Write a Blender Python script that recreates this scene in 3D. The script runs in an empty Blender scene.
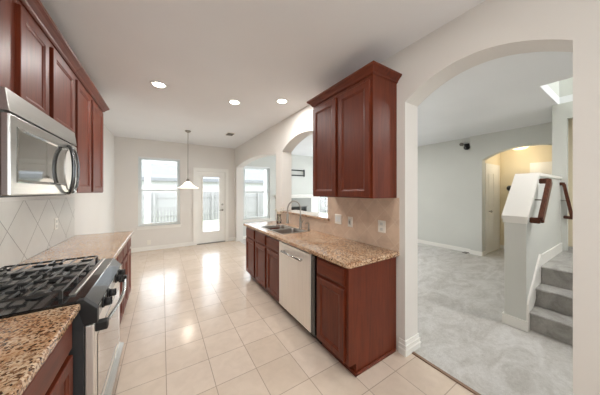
import bpy, bmesh, math, random
from mathutils import Vector, Matrix
random.seed(7)
C = bpy.context.scene
col = C.collection
PI = math.pi

# ------------------------------------------------------------------ camera
cam_d = bpy.data.cameras.new('camera')
cam_d.sensor_width = 36.0
cam_d.lens = 36.0 * 218.8 / 600.0
cam_d.shift_y = -6.1 / 600.0
cam_d.clip_start = 0.05
cam = bpy.data.objects.new('camera', cam_d)
cam.location = (0, 0, 1.472)
cam.rotation_euler = (PI / 2, 0, -0.5616)
col.objects.link(cam)
C.camera = cam

# ------------------------------------------------------------------ world, exposure, large lights
C.view_settings.view_transform = 'Standard'
C.view_settings.look = 'None'
C.view_settings.gamma = 1.0
C.view_settings.use_curve_mapping = False
C.view_settings.exposure = 0.3
w = bpy.data.worlds.new('sky'); C.world = w; w.use_nodes = True
wn = w.node_tree
wn.nodes['Background'].inputs['Color'].default_value = (0.86, 0.94, 1.0, 1)
wn.nodes['Background'].inputs['Strength'].default_value = 5.2
C.cycles.use_denoising = True
C.cycles.max_bounces = 8
C.cycles.diffuse_bounces = 5
C.cycles.sample_clamp_indirect = 6.0

def area(name, loc, rot, sx, sy, power, color=(1, 1, 1), portal=False):
    d = bpy.data.lights.new(name, 'AREA'); d.shape = 'RECTANGLE'
    d.size = sx; d.size_y = sy; d.energy = power; d.color = color
    if portal: d.cycles.is_portal = True
    o = bpy.data.objects.new(name, d); o.location = loc; o.rotation_euler = rot
    col.objects.link(o); return o
# added fill panel behind the camera, daylight coloured, with no window there
area('fill_rear', (0.3, -2.45, 1.5), (PI / 2, 0, 0), 2.4, 2.0, 38, (0.90, 0.96, 1.0))
# added fill panel outside the unseen side window, brightens the living room
area('fill_living', (6.6, 4.9, 1.45), (0, PI / 2, 0), 1.9, 2.6, 75, (0.95, 0.98, 1.0))
area('portal_window', (-0.05, 6.72, 1.46), (-PI / 2, 0, 0), 0.9, 1.73, 1, portal=True)
area('portal_door', (1.18, 6.72, 1.1), (-PI / 2, 0, 0), 0.5, 1.6, 1, portal=True)
area('portal_living', (2.55, 6.72, 1.42), (-PI / 2, 0, 0), 0.9, 1.65, 1, portal=True)
area('fill_living_rear', (4.8, -2.45, 1.5), (PI / 2, 0, 0), 2.4, 2.0, 16, (0.93, 0.97, 1.0))  # added fill panel against the rear wall, no window behind it

up = bpy.data.lights.new('stairwell_fill', 'POINT'); up.energy = 42; up.color = (0.95, 0.98, 1.0); up.shadow_soft_size = 0.2  # unseen light added in the shaft to brighten its opening and the stairs
upo = bpy.data.objects.new('stairwell_fill', up); upo.location = (4.88, -0.40, 3.7); col.objects.link(upo)

# ------------------------------------------------------------------ materials
def lin(c):
    return tuple(((v / 255) / 12.92 if v / 255 <= 0.04045 else ((v / 255 + 0.055) / 1.055) ** 2.4) for v in c) + (1,)
def newmat(name):
    m = bpy.data.materials.new(name); m.use_nodes = True
    nt = m.node_tree; b = nt.nodes['Principled BSDF']
    return m, nt, b
def node(nt, t, **kw):
    n = nt.nodes.new(t)
    for k, v in kw.items(): setattr(n, k, v)
    return n
def noise(nt, scale, detail=4, rough=0.5, vec=None, dist=0):
    n = node(nt, 'ShaderNodeTexNoise'); n.inputs['Scale'].default_value = scale
    n.inputs['Detail'].default_value = detail; n.inputs['Roughness'].default_value = rough
    n.inputs['Distortion'].default_value = dist
    if vec: nt.links.new(vec, n.inputs['Vector'])
    return n
def ramp(nt, src, stops):
    r = node(nt, 'ShaderNodeValToRGB')
    while len(r.color_ramp.elements) < len(stops): r.color_ramp.elements.new(0.5)
    for e, (p, c) in zip(r.color_ramp.elements, stops):
        e.position = p; e.color = c
    nt.links.new(src, r.inputs['Fac']); return r
def bump(nt, b, h, strength=0.1, dist=0.01):
    n = node(nt, 'ShaderNodeBump'); n.inputs['Strength'].default_value = strength
    n.inputs['Distance'].default_value = dist
    nt.links.new(h, n.inputs['Height']); nt.links.new(n.outputs['Normal'], b.inputs['Normal']); return n
def geo_pos(nt): return node(nt, 'ShaderNodeNewGeometry').outputs['Position']
def obj_pos(nt): return node(nt, 'ShaderNodeTexCoord').outputs['Object']
def mapping(nt, vec, scale=(1, 1, 1), loc=(0, 0, 0), rot=(0, 0, 0)):
    n = node(nt, 'ShaderNodeMapping')
    n.inputs['Scale'].default_value = scale; n.inputs['Location'].default_value = loc; n.inputs['Rotation'].default_value = rot
    nt.links.new(vec, n.inputs['Vector']); return n.outputs['Vector']

def paint(name, c, rough=0.75, bs=0.12, scale=180):
    m, nt, b = newmat(name)
    p = obj_pos(nt)
    n = noise(nt, scale, 3, 0.6, p)
    n2 = noise(nt, 1.3, 2, 0.5, p)
    c1 = lin(c); c2 = tuple(x * 0.96 for x in c1[:3]) + (1,)
    r = ramp(nt, n2.outputs['Fac'], [(0.3, c1), (0.7, c2)])
    nt.links.new(r.outputs['Color'], b.inputs['Base Color'])
    b.inputs['Roughness'].default_value = rough
    if bs: bump(nt, b, n.outputs['Fac'], bs, 0.004)
    return m
def plain(name, c, rough=0.5, metal=0.0, coat=0.0, nscale=40, var=0.06):
    m, nt, b = newmat(name)
    n = noise(nt, nscale, 3, 0.5, obj_pos(nt))
    c1 = lin(c); c2 = tuple(x * (1 - var) for x in c1[:3]) + (1,)
    r = ramp(nt, n.outputs['Fac'], [(0.3, c1), (0.7, c2)])
    nt.links.new(r.outputs['Color'], b.inputs['Base Color'])
    b.inputs['Roughness'].default_value = rough; b.inputs['Metallic'].default_value = metal
    b.inputs['Coat Weight'].default_value = coat
    return m
def tile(name, c1, c2, grout, size, mortar, ax, phase, rough=0.3, diag=False, gl=0.25):
    """ax: two unit vectors giving the in-plane axes"""
    m, nt, b = newmat(name)
    p = geo_pos(nt)
    comb = node(nt, 'ShaderNodeCombineXYZ')
    for i in range(2):
        d = node(nt, 'ShaderNodeVectorMath', operation='DOT_PRODUCT')
        nt.links.new(p, d.inputs[0]); d.inputs[1].default_value = ax[i]
        a = node(nt, 'ShaderNodeMath', operation='SUBTRACT'); a.inputs[1].default_value = phase[i]
        nt.links.new(d.outputs['Value'], a.inputs[0]); nt.links.new(a.outputs[0], comb.inputs[i])
    br = node(nt, 'ShaderNodeTexBrick'); br.offset = 0; br.squash = 1
    nt.links.new(comb.outputs[0], br.inputs['Vector'])
    br.inputs['Scale'].default_value = 1; br.inputs['Brick Width'].default_value = size
    br.inputs['Row Height'].default_value = size; br.inputs['Mortar Size'].default_value = mortar
    br.inputs['Mortar Smooth'].default_value = 0.2; br.inputs['Bias'].default_value = 0
    br.inputs['Color1'].default_value = lin(c1); br.inputs['Color2'].default_value = lin(c2)
    br.inputs['Mortar'].default_value = lin(grout)
    n = noise(nt, 9, 6, 0.6, p, 0.6)
    r = ramp(nt, n.outputs['Fac'], [(0.3, (0.84, 0.82, 0.80, 1)), (0.62, (1, 1, 1, 1))])
    mx = node(nt, 'ShaderNodeMix', data_type='RGBA', blend_type='MULTIPLY'); mx.inputs[0].default_value = gl * 2
    nt.links.new(br.outputs['Color'], mx.inputs[6]); nt.links.new(r.outputs['Color'], mx.inputs[7])
    nt.links.new(mx.outputs[2], b.inputs['Base Color'])
    rr = node(nt, 'ShaderNodeMapRange'); rr.inputs['To Min'].default_value = rough; rr.inputs['To Max'].default_value = 0.8
    nt.links.new(br.outputs['Fac'], rr.inputs['Value']); nt.links.new(rr.outputs[0], b.inputs['Roughness'])
    inv = node(nt, 'ShaderNodeMath', operation='SUBTRACT'); inv.inputs[0].default_value = 1
    nt.links.new(br.outputs['Fac'], inv.inputs[1])
    ad = node(nt, 'ShaderNodeMath', operation='ADD'); ad.inputs[1].default_value = 0
    mn = node(nt, 'ShaderNodeMath', operation='MULTIPLY'); mn.inputs[1].default_value = 0.15
    nt.links.new(n.outputs['Fac'], mn.inputs[0]); nt.links.new(mn.outputs[0], ad.inputs[1]); nt.links.new(inv.outputs[0], ad.inputs[0])
    bump(nt, b, ad.outputs[0], 0.35, 0.002)
    return m
def wood(name, dark, light, rough=0.44, axis='z'):
    m, nt, b = newmat(name)
    p = obj_pos(nt)
    sc = {'z': (22, 22, 1.6), 'y': (22, 1.6, 22), 'x': (1.6, 22, 22)}[axis]
    v = mapping(nt, p, sc)
    n = noise(nt, 1.6, 6, 0.62, v, 0.8)
    n2 = noise(nt, 1.1, 3, 0.5, p)
    r = ramp(nt, n.outputs['Fac'], [(0.28, lin(dark)), (0.72, lin(light))])
    r2 = ramp(nt, n2.outputs['Fac'], [(0.3, (0.86, 0.84, 0.82, 1)), (0.7, (1.06, 1.03, 1.0, 1))])
    mx = node(nt, 'ShaderNodeMix', data_type='RGBA', blend_type='MULTIPLY'); mx.inputs[0].default_value = 0.8
    nt.links.new(r.outputs['Color'], mx.inputs[6]); nt.links.new(r2.outputs['Color'], mx.inputs[7])
    nt.links.new(mx.outputs[2], b.inputs['Base Color'])
    b.inputs['Roughness'].default_value = rough; b.inputs['Coat Weight'].default_value = 0.04
    b.inputs['Specular IOR Level'].default_value = 0.35
    b.inputs['Coat Roughness'].default_value = 0.3
    bump(nt, b, n.outputs['Fac'], 0.05, 0.001)
    return m
def granite(name):
    m, nt, b = newmat(name)
    p = geo_pos(nt)
    v1 = node(nt, 'ShaderNodeTexVoronoi'); v1.inputs['Scale'].default_value = 130
    nt.links.new(p, v1.inputs['Vector'])
    n1 = noise(nt, 80, 5, 0.7, p, 0.5)
    n2 = noise(nt, 3.2, 4, 0.6, p, 1.2)
    sep = node(nt, 'ShaderNodeSeparateColor'); nt.links.new(v1.outputs['Color'], sep.inputs[0])
    mixv = node(nt, 'ShaderNodeMath', operation='MULTIPLY_ADD'); mixv.inputs[1].default_value = 0.45
    nt.links.new(sep.outputs[0], mixv.inputs[0])
    s2 = node(nt, 'ShaderNodeMath', operation='MULTIPLY'); s2.inputs[1].default_value = 0.60
    nt.links.new(n1.outputs['Fac'], s2.inputs[0]); nt.links.new(s2.outputs[0], mixv.inputs[2])
    r = ramp(nt, mixv.outputs[0], [(0.27, lin((58, 40, 30))), (0.39, lin((134, 98, 72))), (0.50, lin((190, 154, 120))), (0.66, lin((226, 202, 172))), (0.84, lin((170, 148, 130)))])
    r2 = ramp(nt, n2.outputs['Fac'], [(0.38, (0.78, 0.60, 0.46, 1)), (0.60, (1.0, 1.0, 1.0, 1))])
    mx = node(nt, 'ShaderNodeMix', data_type='RGBA', blend_type='MULTIPLY'); mx.inputs[0].default_value = 0.8
    nt.links.new(r.outputs['Color'], mx.inputs[6]); nt.links.new(r2.outputs['Color'], mx.inputs[7])
    nt.links.new(mx.outputs[2], b.inputs['Base Color'])
    b.inputs['Roughness'].default_value = 0.16
    b.inputs['Coat Weight'].default_value = 0.3; b.inputs['Coat Roughness'].default_value = 0.08
    return m
def carpet(name, c1, c2):
    m, nt, b = newmat(name)
    p = geo_pos(nt)
    n1 = noise(nt, 260, 3, 0.7, p)
    n2 = noise(nt, 2.2, 5, 0.65, mapping(nt, p, (1, 1.7, 1)), 1.6)
    n3 = noise(nt, 30, 4, 0.7, p)
    r = ramp(nt, n2.outputs['Fac'], [(0.36, lin(c1)), (0.60, lin(c2))])
    r3 = ramp(nt, n1.outputs['Fac'], [(0.3, (0.78, 0.78, 0.78, 1)), (0.6, (1.05, 1.05, 1.05, 1))])
    mx = node(nt, 'ShaderNodeMix', data_type='RGBA', blend_type='MULTIPLY'); mx.inputs[0].default_value = 0.8
    nt.links.new(r.outputs['Color'], mx.inputs[6]); nt.links.new(r3.outputs['Color'], mx.inputs[7])
    r4 = ramp(nt, n3.outputs['Fac'], [(0.35, (0.86, 0.85, 0.84, 1)), (0.6, (1.0, 1.0, 1.0, 1))])
    mx2 = node(nt, 'ShaderNodeMix', data_type='RGBA', blend_type='MULTIPLY'); mx2.inputs[0].default_value = 0.8
    nt.links.new(mx.outputs[2], mx2.inputs[6]); nt.links.new(r4.outputs['Color'], mx2.inputs[7])
    nt.links.new(mx2.outputs[2], b.inputs['Base Color'])
    b.inputs['Roughness'].default_value = 0.95; b.inputs['Specular IOR Level'].default_value = 0.15
    ad = node(nt, 'ShaderNodeMath', operation='ADD')
    nt.links.new(n1.outputs['Fac'], ad.inputs[0]); nt.links.new(n3.outputs['Fac'], ad.inputs[1])
    bump(nt, b, ad.outputs[0], 0.6, 0.008)
    return m
def steel(name, c=(192, 191, 187), rough=0.28, axis='y'):
    m, nt, b = newmat(name)
    sc = {'y': (300, 3, 300), 'z': (300, 300, 3)}[axis]
    n = noise(nt, 1, 3, 0.5, mapping(nt, obj_pos(nt), sc))
    c1 = lin(c); c2 = tuple(x * 0.88 for x in c1[:3]) + (1,)
    r = ramp(nt, n.outputs['Fac'], [(0.3, c2), (0.7, c1)])
    nt.links.new(r.outputs['Color'], b.inputs['Base Color'])
    b.inputs['Metallic'].default_value = 1.0; b.inputs['Roughness'].default_value = rough
    return m
def glassy(name, tint=(1, 1, 1, 1), refl=0.08):
    m = bpy.data.materials.new(name); m.use_nodes = True; nt = m.node_tree
    nt.nodes.clear()
    o = node(nt, 'ShaderNodeOutputMaterial'); t = node(nt, 'ShaderNodeBsdfTransparent'); g = node(nt, 'ShaderNodeBsdfGlossy')
    t.inputs['Color'].default_value = tint; g.inputs['Roughness'].default_value = 0.02
    mx = node(nt, 'ShaderNodeMixShader'); lw = node(nt, 'ShaderNodeFresnel'); lw.inputs['IOR'].default_value = 1.18 + refl
    ml = node(nt, 'ShaderNodeMath', operation='MULTIPLY_ADD'); ml.inputs[1].default_value = 1.0; ml.inputs[2].default_value = 0.0
    nt.links.new(lw.outputs[0], ml.inputs[0]); nt.links.new(ml.outputs[0], mx.inputs[0])
    nt.links.new(t.outputs[0], mx.inputs[1]); nt.links.new(g.outputs[0], mx.inputs[2]); nt.links.new(mx.outputs[0], o.inputs[0])
    return m
def glow(name, c, s):
    m, nt, b = newmat(name)
    b.inputs['Base Color'].default_value = lin(c); b.inputs['Emission Color'].default_value = lin(c)
    b.inputs['Emission Strength'].default_value = s
    return m

R2 = 1 / math.sqrt(2)
M = {}
M['wall'] = paint('wall_paint', (223, 219, 213))
M['wall_lr'] = paint('wall_paint_daylit', (208, 209, 203))  # same paint as the kitchen walls, cool daylight put into the colour
M['foyer'] = paint('foyer_paint', (228, 216, 188))
M['ceiling'] = paint('ceiling_paint', (236, 237, 238), 0.85, 0.25, 120)
M['trim'] = paint('white_trim_paint', (236, 234, 228), 0.4, 0)
M['floor'] = tile('floor_tile', (222, 206, 190), (213, 196, 178), (168, 150, 134), 0.318, 0.0032, ((1, 0, 0), (0, 1, 0)), (0.026, 2.054), 0.2)
M['splash_l'] = tile('splash_tile_left', (206, 203, 195), (198, 194, 186), (140, 134, 126), 0.3182, 0.0026, ((0, R2, R2), (0, R2, -R2)), (3.62 * R2, 1.25 * R2), 0.3, gl=0.12)
M['splash_r'] = tile('splash_tile_right', (216, 192, 170), (208, 182, 160), (224, 206, 188), 0.155, 0.0022, ((0, R2, R2), (0, R2, -R2)), (0.02, 0.05), 0.35, gl=0.45)
M['wood'] = wood('cherry_wood', (82, 31, 13), (116, 50, 24))
M['wood_h'] = wood('cherry_wood_across', (82, 31, 13), (116, 50, 24), axis='y')
M['wood_dark'] = wood('cherry_shadow_frame', (46, 17, 11), (80, 34, 22))
M['rail'] = wood('handrail_wood', (62, 30, 18), (104, 58, 36), 0.4, 'x')
M['granite'] = granite('brown_granite')
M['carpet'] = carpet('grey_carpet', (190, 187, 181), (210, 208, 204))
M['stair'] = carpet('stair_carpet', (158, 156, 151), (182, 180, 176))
M['steel'] = steel('brushed_steel', rough=0.3)
M['steel_z'] = steel('brushed_steel_upright', (244, 240, 234), 0.46, 'z')
M['sinksteel'] = steel('sink_steel', (146, 142, 136), 0.3)
M['chrome'] = plain('chrome', (200, 200, 198), 0.12, 1.0)
M['nickel'] = plain('satin_nickel', (160, 156, 148), 0.3, 1.0)
M['darknickel'] = plain('dark_nickel', (112, 114, 116), 0.25, 0.9)
M['strip'] = plain('transition_strip', (132, 104, 82), 0.5)
M['black'] = plain('black_enamel', (20, 20, 21), 0.18, 0, 0.5)
M['iron'] = plain('cast_iron', (54, 54, 54), 0.28, 0.2, 0.6)
M['blackp'] = plain('black_plastic', (22, 22, 23), 0.45)
M['blackside'] = plain('charcoal_side_panel', (52, 54, 56), 0.4)
M['darkglass'] = plain('dark_glass', (42, 42, 42), 0.04, 0, 1.0)
M['mwglass'] = plain('microwave_glass', (104, 104, 98), 0.06, 0.6, 1.0)
M['button'] = plain('button_grey', (205, 205, 200), 0.5)
M['plate'] = plain('outlet_plate', (236, 232, 222), 0.4)
M['white'] = plain('white_vinyl', (232, 234, 234), 0.4)
M['vinyl'] = plain('grey_white_vinyl', (226, 230, 228), 0.45)
M['glass'] = glassy('window_glass')
M['clear'] = glassy('clear_glass', (0.93, 0.95, 0.95, 1), 0.3)
M['shade'] = glow('opal_glass', (255, 246, 232), 0.9)
M['bulb'] = glow('lamp_lens', (255, 246, 226), 9.0)
M['fbulb'] = glow('foyer_lamp_glass', (255, 236, 200), 1.2)
M['grey'] = plain('grey_metal', (128, 124, 118), 0.4, 0.5)
M['firetile'] = plain('hearth_tile', (150, 150, 144), 0.4)
M['fence'] = wood('weathered_fence', (120, 119, 118), (150, 149, 148), 0.8)
M['concrete'] = plain('patio_concrete', (176, 172, 168), 0.8)
M['lawn'] = plain('dry_lawn', (178, 182, 160), 0.95, nscale=8, var=0.3)
M['siding'] = paint('neighbour_siding', (170, 168, 166), 0.8, 0)
M['roof'] = plain('shingle_roof', (120, 120, 122), 0.9, nscale=30, var=0.3)
M['petal'] = plain('pale_petals', (226, 218, 202), 0.7)
M['stem'] = plain('dry_stem', (150, 150, 110), 0.7)

# ------------------------------------------------------------------ mesh helpers
class MB:
    def __init__(s): s.bm = bmesh.new()
    def box(s, x0, x1, y0, y1, z0, z1, bev=0.0, seg=1):
        if x0 > x1: x0, x1 = x1, x0
        if y0 > y1: y0, y1 = y1, y0
        if z0 > z1: z0, z1 = z1, z0
        r = bmesh.ops.create_cube(s.bm, size=1)
        for v in r['verts']:
            v.co = Vector((x0 + (v.co.x + .5) * (x1 - x0), y0 + (v.co.y + .5) * (y1 - y0), z0 + (v.co.z + .5) * (z1 - z0)))
        if bev > 0:
            es = list({e for v in r['verts'] for e in v.link_edges})
            bmesh.ops.bevel(s.bm, geom=es, offset=bev, segments=seg, affect='EDGES', profile=0.5)
        return s
    def prism(s, pts, axis, a, b, bev=0.0):
        """polygon pts (2-D) extruded along axis between a and b. axis x: pts (y,z); y: (x,z); z: (x,y)"""
        def mk(p, t):
            return {'x': (t, p[0], p[1]), 'y': (p[0], t, p[1]), 'z': (p[0], p[1], t)}[axis]
        A = [s.bm.verts.new(mk(p, a)) for p in pts]; B_ = [s.bm.verts.new(mk(p, b)) for p in pts]
        n = len(pts)
        fs = [s.bm.faces.new(A), s.bm.faces.new(B_[::-1])]
        for i in range(n): fs.append(s.bm.faces.new((A[i], B_[i], B_[(i + 1) % n], A[(i + 1) % n])))
        if bev > 0:
            es = list({e for f in fs[:2] for e in f.edges})
            bmesh.ops.bevel(s.bm, geom=es, offset=bev, segments=2, affect='EDGES', profile=0.5)
        return s
    def tube(s, path, r, n=10, cap=True):
        path = [Vector(p) for p in path]; rings = []
        rr = r if isinstance(r, (list, tuple)) else [r] * len(path)
        up = None
        for i, p in enumerate(path):
            t = (path[min(i + 1, len(path) - 1)] - path[max(i - 1, 0)]).normalized()
            if up is None:
                up = Vector((0, 0, 1)) if abs(t.z) < 0.9 else Vector((1, 0, 0))
            u = t.cross(up).normalized(); up = u.cross(t).normalized()
            rings.append([s.bm.verts.new(p + (u * math.cos(2 * PI * k / n) + up * math.sin(2 * PI * k / n)) * rr[i]) for k in range(n)])
        for a, b in zip(rings, rings[1:]):
            for k in range(n):
                f = s.bm.faces.new((a[k], a[(k + 1) % n], b[(k + 1) % n], b[k])); f.smooth = True
        if cap: s.bm.faces.new(rings[0][::-1]); s.bm.faces.new(rings[-1])
        return s
    def lathe(s, prof, cx, cy, n=24, axis='z', base=0.0):
        """prof: (r, h) pairs; axis z: h is world z. axis x: h is world x and (cx,cy) = (y,z)"""
        rings = []
        for r, h in prof:
            ring = []
            for k in range(n):
                a = 2 * PI * k / n; p, q = cx + r * math.cos(a), cy + r * math.sin(a)
                ring.append(s.bm.verts.new({'z': (p, q, h), 'x': (h, p, q), 'y': (p, h, q)}[axis]))
            rings.append(ring)
        for a, b in zip(rings, rings[1:]):
            for k in range(n):
                f = s.bm.faces.new((a[k], a[(k + 1) % n], b[(k + 1) % n], b[k])); f.smooth = True
        s.bm.faces.new(rings[0][::-1]); s.bm.faces.new(rings[-1])
        return s
    def rings(s, x, sgn, y0, y1, z0, z1, prof):
        """nested rectangular rings on the plane X=x, rising along sgn*X; prof (inset, height)"""
        prev = None
        for ins, h in prof:
            cur = [s.bm.verts.new((x + sgn * h, a, b)) for a, b in ((y0 + ins, z0 + ins), (y1 - ins, z0 + ins), (y1 - ins, z1 - ins), (y0 + ins, z1 - ins))]
            if prev:
                for k in range(4): s.bm.faces.new((prev[k], prev[(k + 1) % 4], cur[(k + 1) % 4], cur[k]))
            else: s.bm.faces.new(cur[::-1])
            prev = cur
        s.bm.faces.new(prev)
        return s
    def arch_band(s, x0, x1, y0, y1, spring, rise, top, n=28, axis='x', power=2.0):
        """solid above an arched opening: from the curve to top"""
        c = (y0 + y1) / 2; h = (y1 - y0) / 2
        R = (h * h + rise * rise) / (2 * rise)
        cols = []
        for i in range(n + 1):
            y = y0 + (y1 - y0) * i / n
            z = spring + rise * max(0.0, 1 - abs((y - c) / h) ** power)
            if i in (0, n): z = spring
            cols.append([s.bm.verts.new(p) for p in ((x0, y, z), (x1, y, z), (x1, y, top), (x0, y, top))])
        for a, b in zip(cols, cols[1:]):
            for k in range(4):
                s.bm.faces.new((a[k], a[(k + 1) % 4], b[(k + 1) % 4], b[k]))
        s.bm.faces.new(cols[0][::-1]); s.bm.faces.new(cols[-1])
        return s
    def build(s, name, mat, parent=None):
        bmesh.ops.recalc_face_normals(s.bm, faces=s.bm.faces[:])
        if parent is not None:
            q = parent
            off = Vector((0, 0, 0))
            while q is not None: off += q.location; q = q.parent
            for v in s.bm.verts: v.co -= off
        me = bpy.data.meshes.new(name); s.bm.to_mesh(me); s.bm.free()
        me.materials.append(M[mat] if isinstance(mat, str) else mat)
        o = bpy.data.objects.new(name, me); col.objects.link(o)
        if parent is not None: o.parent = parent
        return o
def tag(o, label, cat, group=None, kind=None):
    o['label'] = label; o['category'] = cat
    if group: o['group'] = group
    if kind: o['kind'] = kind
    return o
def struct(o, label=None):
    o['kind'] = 'structure'
    if label: o['label'] = label
    return o
def empty(name, loc, label=None, cat=None, group=None):
    o = bpy.data.objects.new(name, None); o.location = loc; o.empty_display_size = 0.1; col.objects.link(o)
    if label: tag(o, label, cat, group)
    return o
def copy_tree(o, parent=None):
    c = o.copy(); col.objects.link(c)
    if parent: c.parent = parent
    for ch in [k for k in bpy.data.objects if k.parent == o]: copy_tree(ch, c)
    return c

ZC = 2.76; XL = -0.945; W = 1.845; WB = 2.045; YB = 6.62; XLR = 6.15
# ------------------------------------------------------------------ the room shell
struct(MB().box(-1.1, 1.93, -2.5, 6.80, -0.12, 0).build('floor', 'floor'), 'beige ceramic tile floor of the kitchen')
struct(MB().box(1.93, 8.0, -2.5, 6.80, -0.12, 0.004).build('floor', 'carpet'), 'grey carpet of the living room beyond the arches')
c = MB()
c.box(-1.1, 1.93, -2.5, 6.80, ZC, ZC + 0.12).box(1.93, 3.92, -2.5, 6.80, ZC, ZC + 0.12)
c.box(3.92, 5.03, 0.705, 6.80, ZC, ZC + 0.12).box(5.03, 8.0, -2.5, 6.80, ZC, ZC + 0.12)
c.box(3.92, 5.03, -2.5, -0.55, ZC, ZC + 0.12)
struct(c.build('ceiling', 'ceiling'), 'flat ceiling with a stairwell opening')
sh = MB()
sh.box(3.92, 5.13, 0.705, 0.80, ZC + 0.12, 4.9).box(5.03, 5.13, -0.55, 0.705, ZC + 0.12, 4.9)
sh.box(3.82, 5.13, -0.65, 0.80, 4.9, 5.0)
sh.box(3.82, 3.92, -0.55, 0.80, ZC + 0.12, 4.9).box(3.82, 5.13, -0.65, -0.55, ZC + 0.12, 4.9)
struct(sh.build('wall_stairwell', 'wall_lr'), 'stairwell shaft rising through the ceiling')
struct(MB().box(XL - 0.15, XL, -2.5, YB, 0, ZC).build('wall_left', 'wall'))
struct(MB().box(-1.1, 8.0, -2.66, -2.5, 0, ZC).build('wall_front', 'wall'), 'wall behind the camera')
# wall between kitchen and living room with its three arches
r = MB()
r.box(W, WB, -2.5, 0.212, 0, ZC)
r.arch_band(W, WB, 0.212, 1.16, 2.275, 0.165, ZC)
r.box(W, WB, 1.16, 2.24, 0, ZC)
r.box(W, WB, 2.24, 3.55, 0, 1.09)
r.arch_band(W, WB, 2.24, 3.55, 2.20, 0.19, ZC)
r.box(W, WB, 3.55, 3.80, 0, ZC)
r.arch_band(W, WB, 3.80, 6.44, 2.18, 0.11, ZC)
r.box(W, WB, 6.44, YB, 0, ZC)
struct(r.build('wall_right', 'wall'), 'wall with three arched openings between kitchen and living room')
def wall_grid(mb, xs, zs, holes, y0, y1):
    for i in range(len(xs) - 1):
        for k in range(len(zs) - 1):
            cx, cz = (xs[i] + xs[i + 1]) / 2, (zs[k] + zs[k + 1]) / 2
            if any(h[0] < cx < h[1] and h[2] < cz < h[3] for h in holes): continue
            mb.box(xs[i], xs[i + 1], y0, y1, zs[k], zs[k + 1])
WIN = [(-0.50, 0.40, 0.61, 2.33), (2.12, 2.99, 0.60, 2.26), (5.02, 5.75, 0.55, 2.26)]
DOOR = (0.79, 1.58, 0.0, 2.05)
def holes_wall(name, x0, x1, holes, mat, label=None):
    mb = MB(); xs = sorted({x0, x1, *[v for h in holes for v in h[:2]]}); zs = sorted({0, ZC, *[v for h in holes for v in h[2:]]})
    wall_grid(mb, xs, zs, holes, YB, YB + 0.16)
    return struct(mb.build(name, mat), label)
holes_wall('wall_back', XL - 0.15, W + 0.1, [WIN[0], DOOR], 'wall', 'breakfast area back wall')
holes_wall('wall_living_back', W + 0.1, 8.0, WIN[1:], 'wall_lr', 'living room back wall')
# living room side wall and arch to the foyer
f = MB()
f.box(XLR + 0.06, XLR + 0.16, 2.22, 3.7, 0, ZC).box(XLR + 0.06, XLR + 0.16, 6.1, YB, 0, ZC)
f.box(XLR + 0.06, XLR + 0.16, 3.7, 6.1, 0, 0.55).box(XLR + 0.06, XLR + 0.16, 3.7, 6.1, 2.35, ZC)
f.box(XLR - 0.02, XLR + 0.16, 2.0, 2.22, 0, ZC)
f.arch_band(XLR - 0.02, XLR + 0.16, 0.60, 2.0, 2.18, 0.21, ZC, power=2.3)
f.box(XLR - 0.02, XLR + 0.16, -2.5, 0.60, 0, ZC)
struct(f.build('wall_living', 'wall_lr'), 'living room side wall with arch to the foyer')
struct(MB().box(4.95, XLR - 0.02, 0.70, 0.765, 0, ZC).box(4.95, 5.03, 0.62, 0.70, 0.61, ZC).box(4.95, 5.03, -0.5, 0.62, 2.53, ZC).build('wall_stair_side', 'wall_lr'))
fy = MB()
fy.box(7.35, 7.5, -0.5, 2.2, 0, ZC)
fy.box(XLR + 0.16, 7.35, 2.02, 2.16, 0, ZC)
fy.box(XLR + 0.16, 7.35, -0.5, -0.4, 0, ZC)
struct(fy.build('wall_foyer', 'foyer'), 'cream foyer walls beyond the arch')
struct(MB().box(5.40, 5.46, -0.5, 0.70, 0.61, ZC).build('wall_landing', 'foyer'), 'tan wall behind the stair landing')

# baseboards
def base(name, pts, nrm, mat='trim', h=0.10, t=0.014):
    """straight board along a wall from pts[0] to pts[1] with a stepped top; nrm (nx, ny)"""
    (xa, ya), (xb, yb) = pts; nx, ny = nrm
    mb = MB()
    for t_, z0, z1 in ((t, 0, h * 0.72), (t * 0.75, h * 0.72, h * 0.88), (t * 0.45, h * 0.88, h)):
        mb.box(min(xa, xb) + min(0, nx * t_), max(xa, xb) + max(0, nx * t_), min(ya, yb) + min(0, ny * t_), max(ya, yb) + max(0, ny * t_), z0, z1)
    return struct(mb.build(name, mat))
base('baseboard_left', ((XL, 3.86), (XL, YB)), (1, 0))
base('baseboard_back', ((XL, YB), (0.72, YB)), (0, -1))
base('baseboard_back', ((1.66, YB), (W, YB)), (0, -1))
base('baseboard_right', ((W, 6.44), (W, YB)), (-1, 0))
base('baseboard_right', ((W, -2.5), (W, 0.212)), (-1, 0), h=0.13)
jb = MB()   # wraps the pier end beside the peninsula
for t_, z0, z1 in ((0.018, 0, 0.06), (0.022, 0.045, 0.055), (0.015, 0.06, 0.085), (0.018, 0.085, 0.095), (0.010, 0.095, 0.13)):
    jb.box(W - t_, WB + t_, 1.16 - t_, 1.215, z0, z1)
struct(jb.build('baseboard_pier', 'trim'), 'stepped white baseboard wrapping the wall end beside the cabinet')
base('baseboard_living', ((XLR + 0.06, 2.22), (XLR + 0.06, YB)), (-1, 0))
base('baseboard_living', ((XLR - 0.02, 2.0), (XLR - 0.02, 2.22)), (-1, 0))
base('baseboard_living', ((WB, YB), (7, YB)), (0, -1))
base('baseboard_foyer', ((7.35, 1.48), (7.35, 2.02)), (-1, 0))
base('baseboard_foyer', ((XLR - 0.02, 2.0), (XLR + 0.16, 2.0)), (0, -1))
# wooden/metal transition between tile and carpet
struct(MB().box(1.915, 1.945, 0.22, 1.14, 0, 0.010, 0.003).build('trim_1', 'strip'), 'brown transition strip between tile and carpet')

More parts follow.
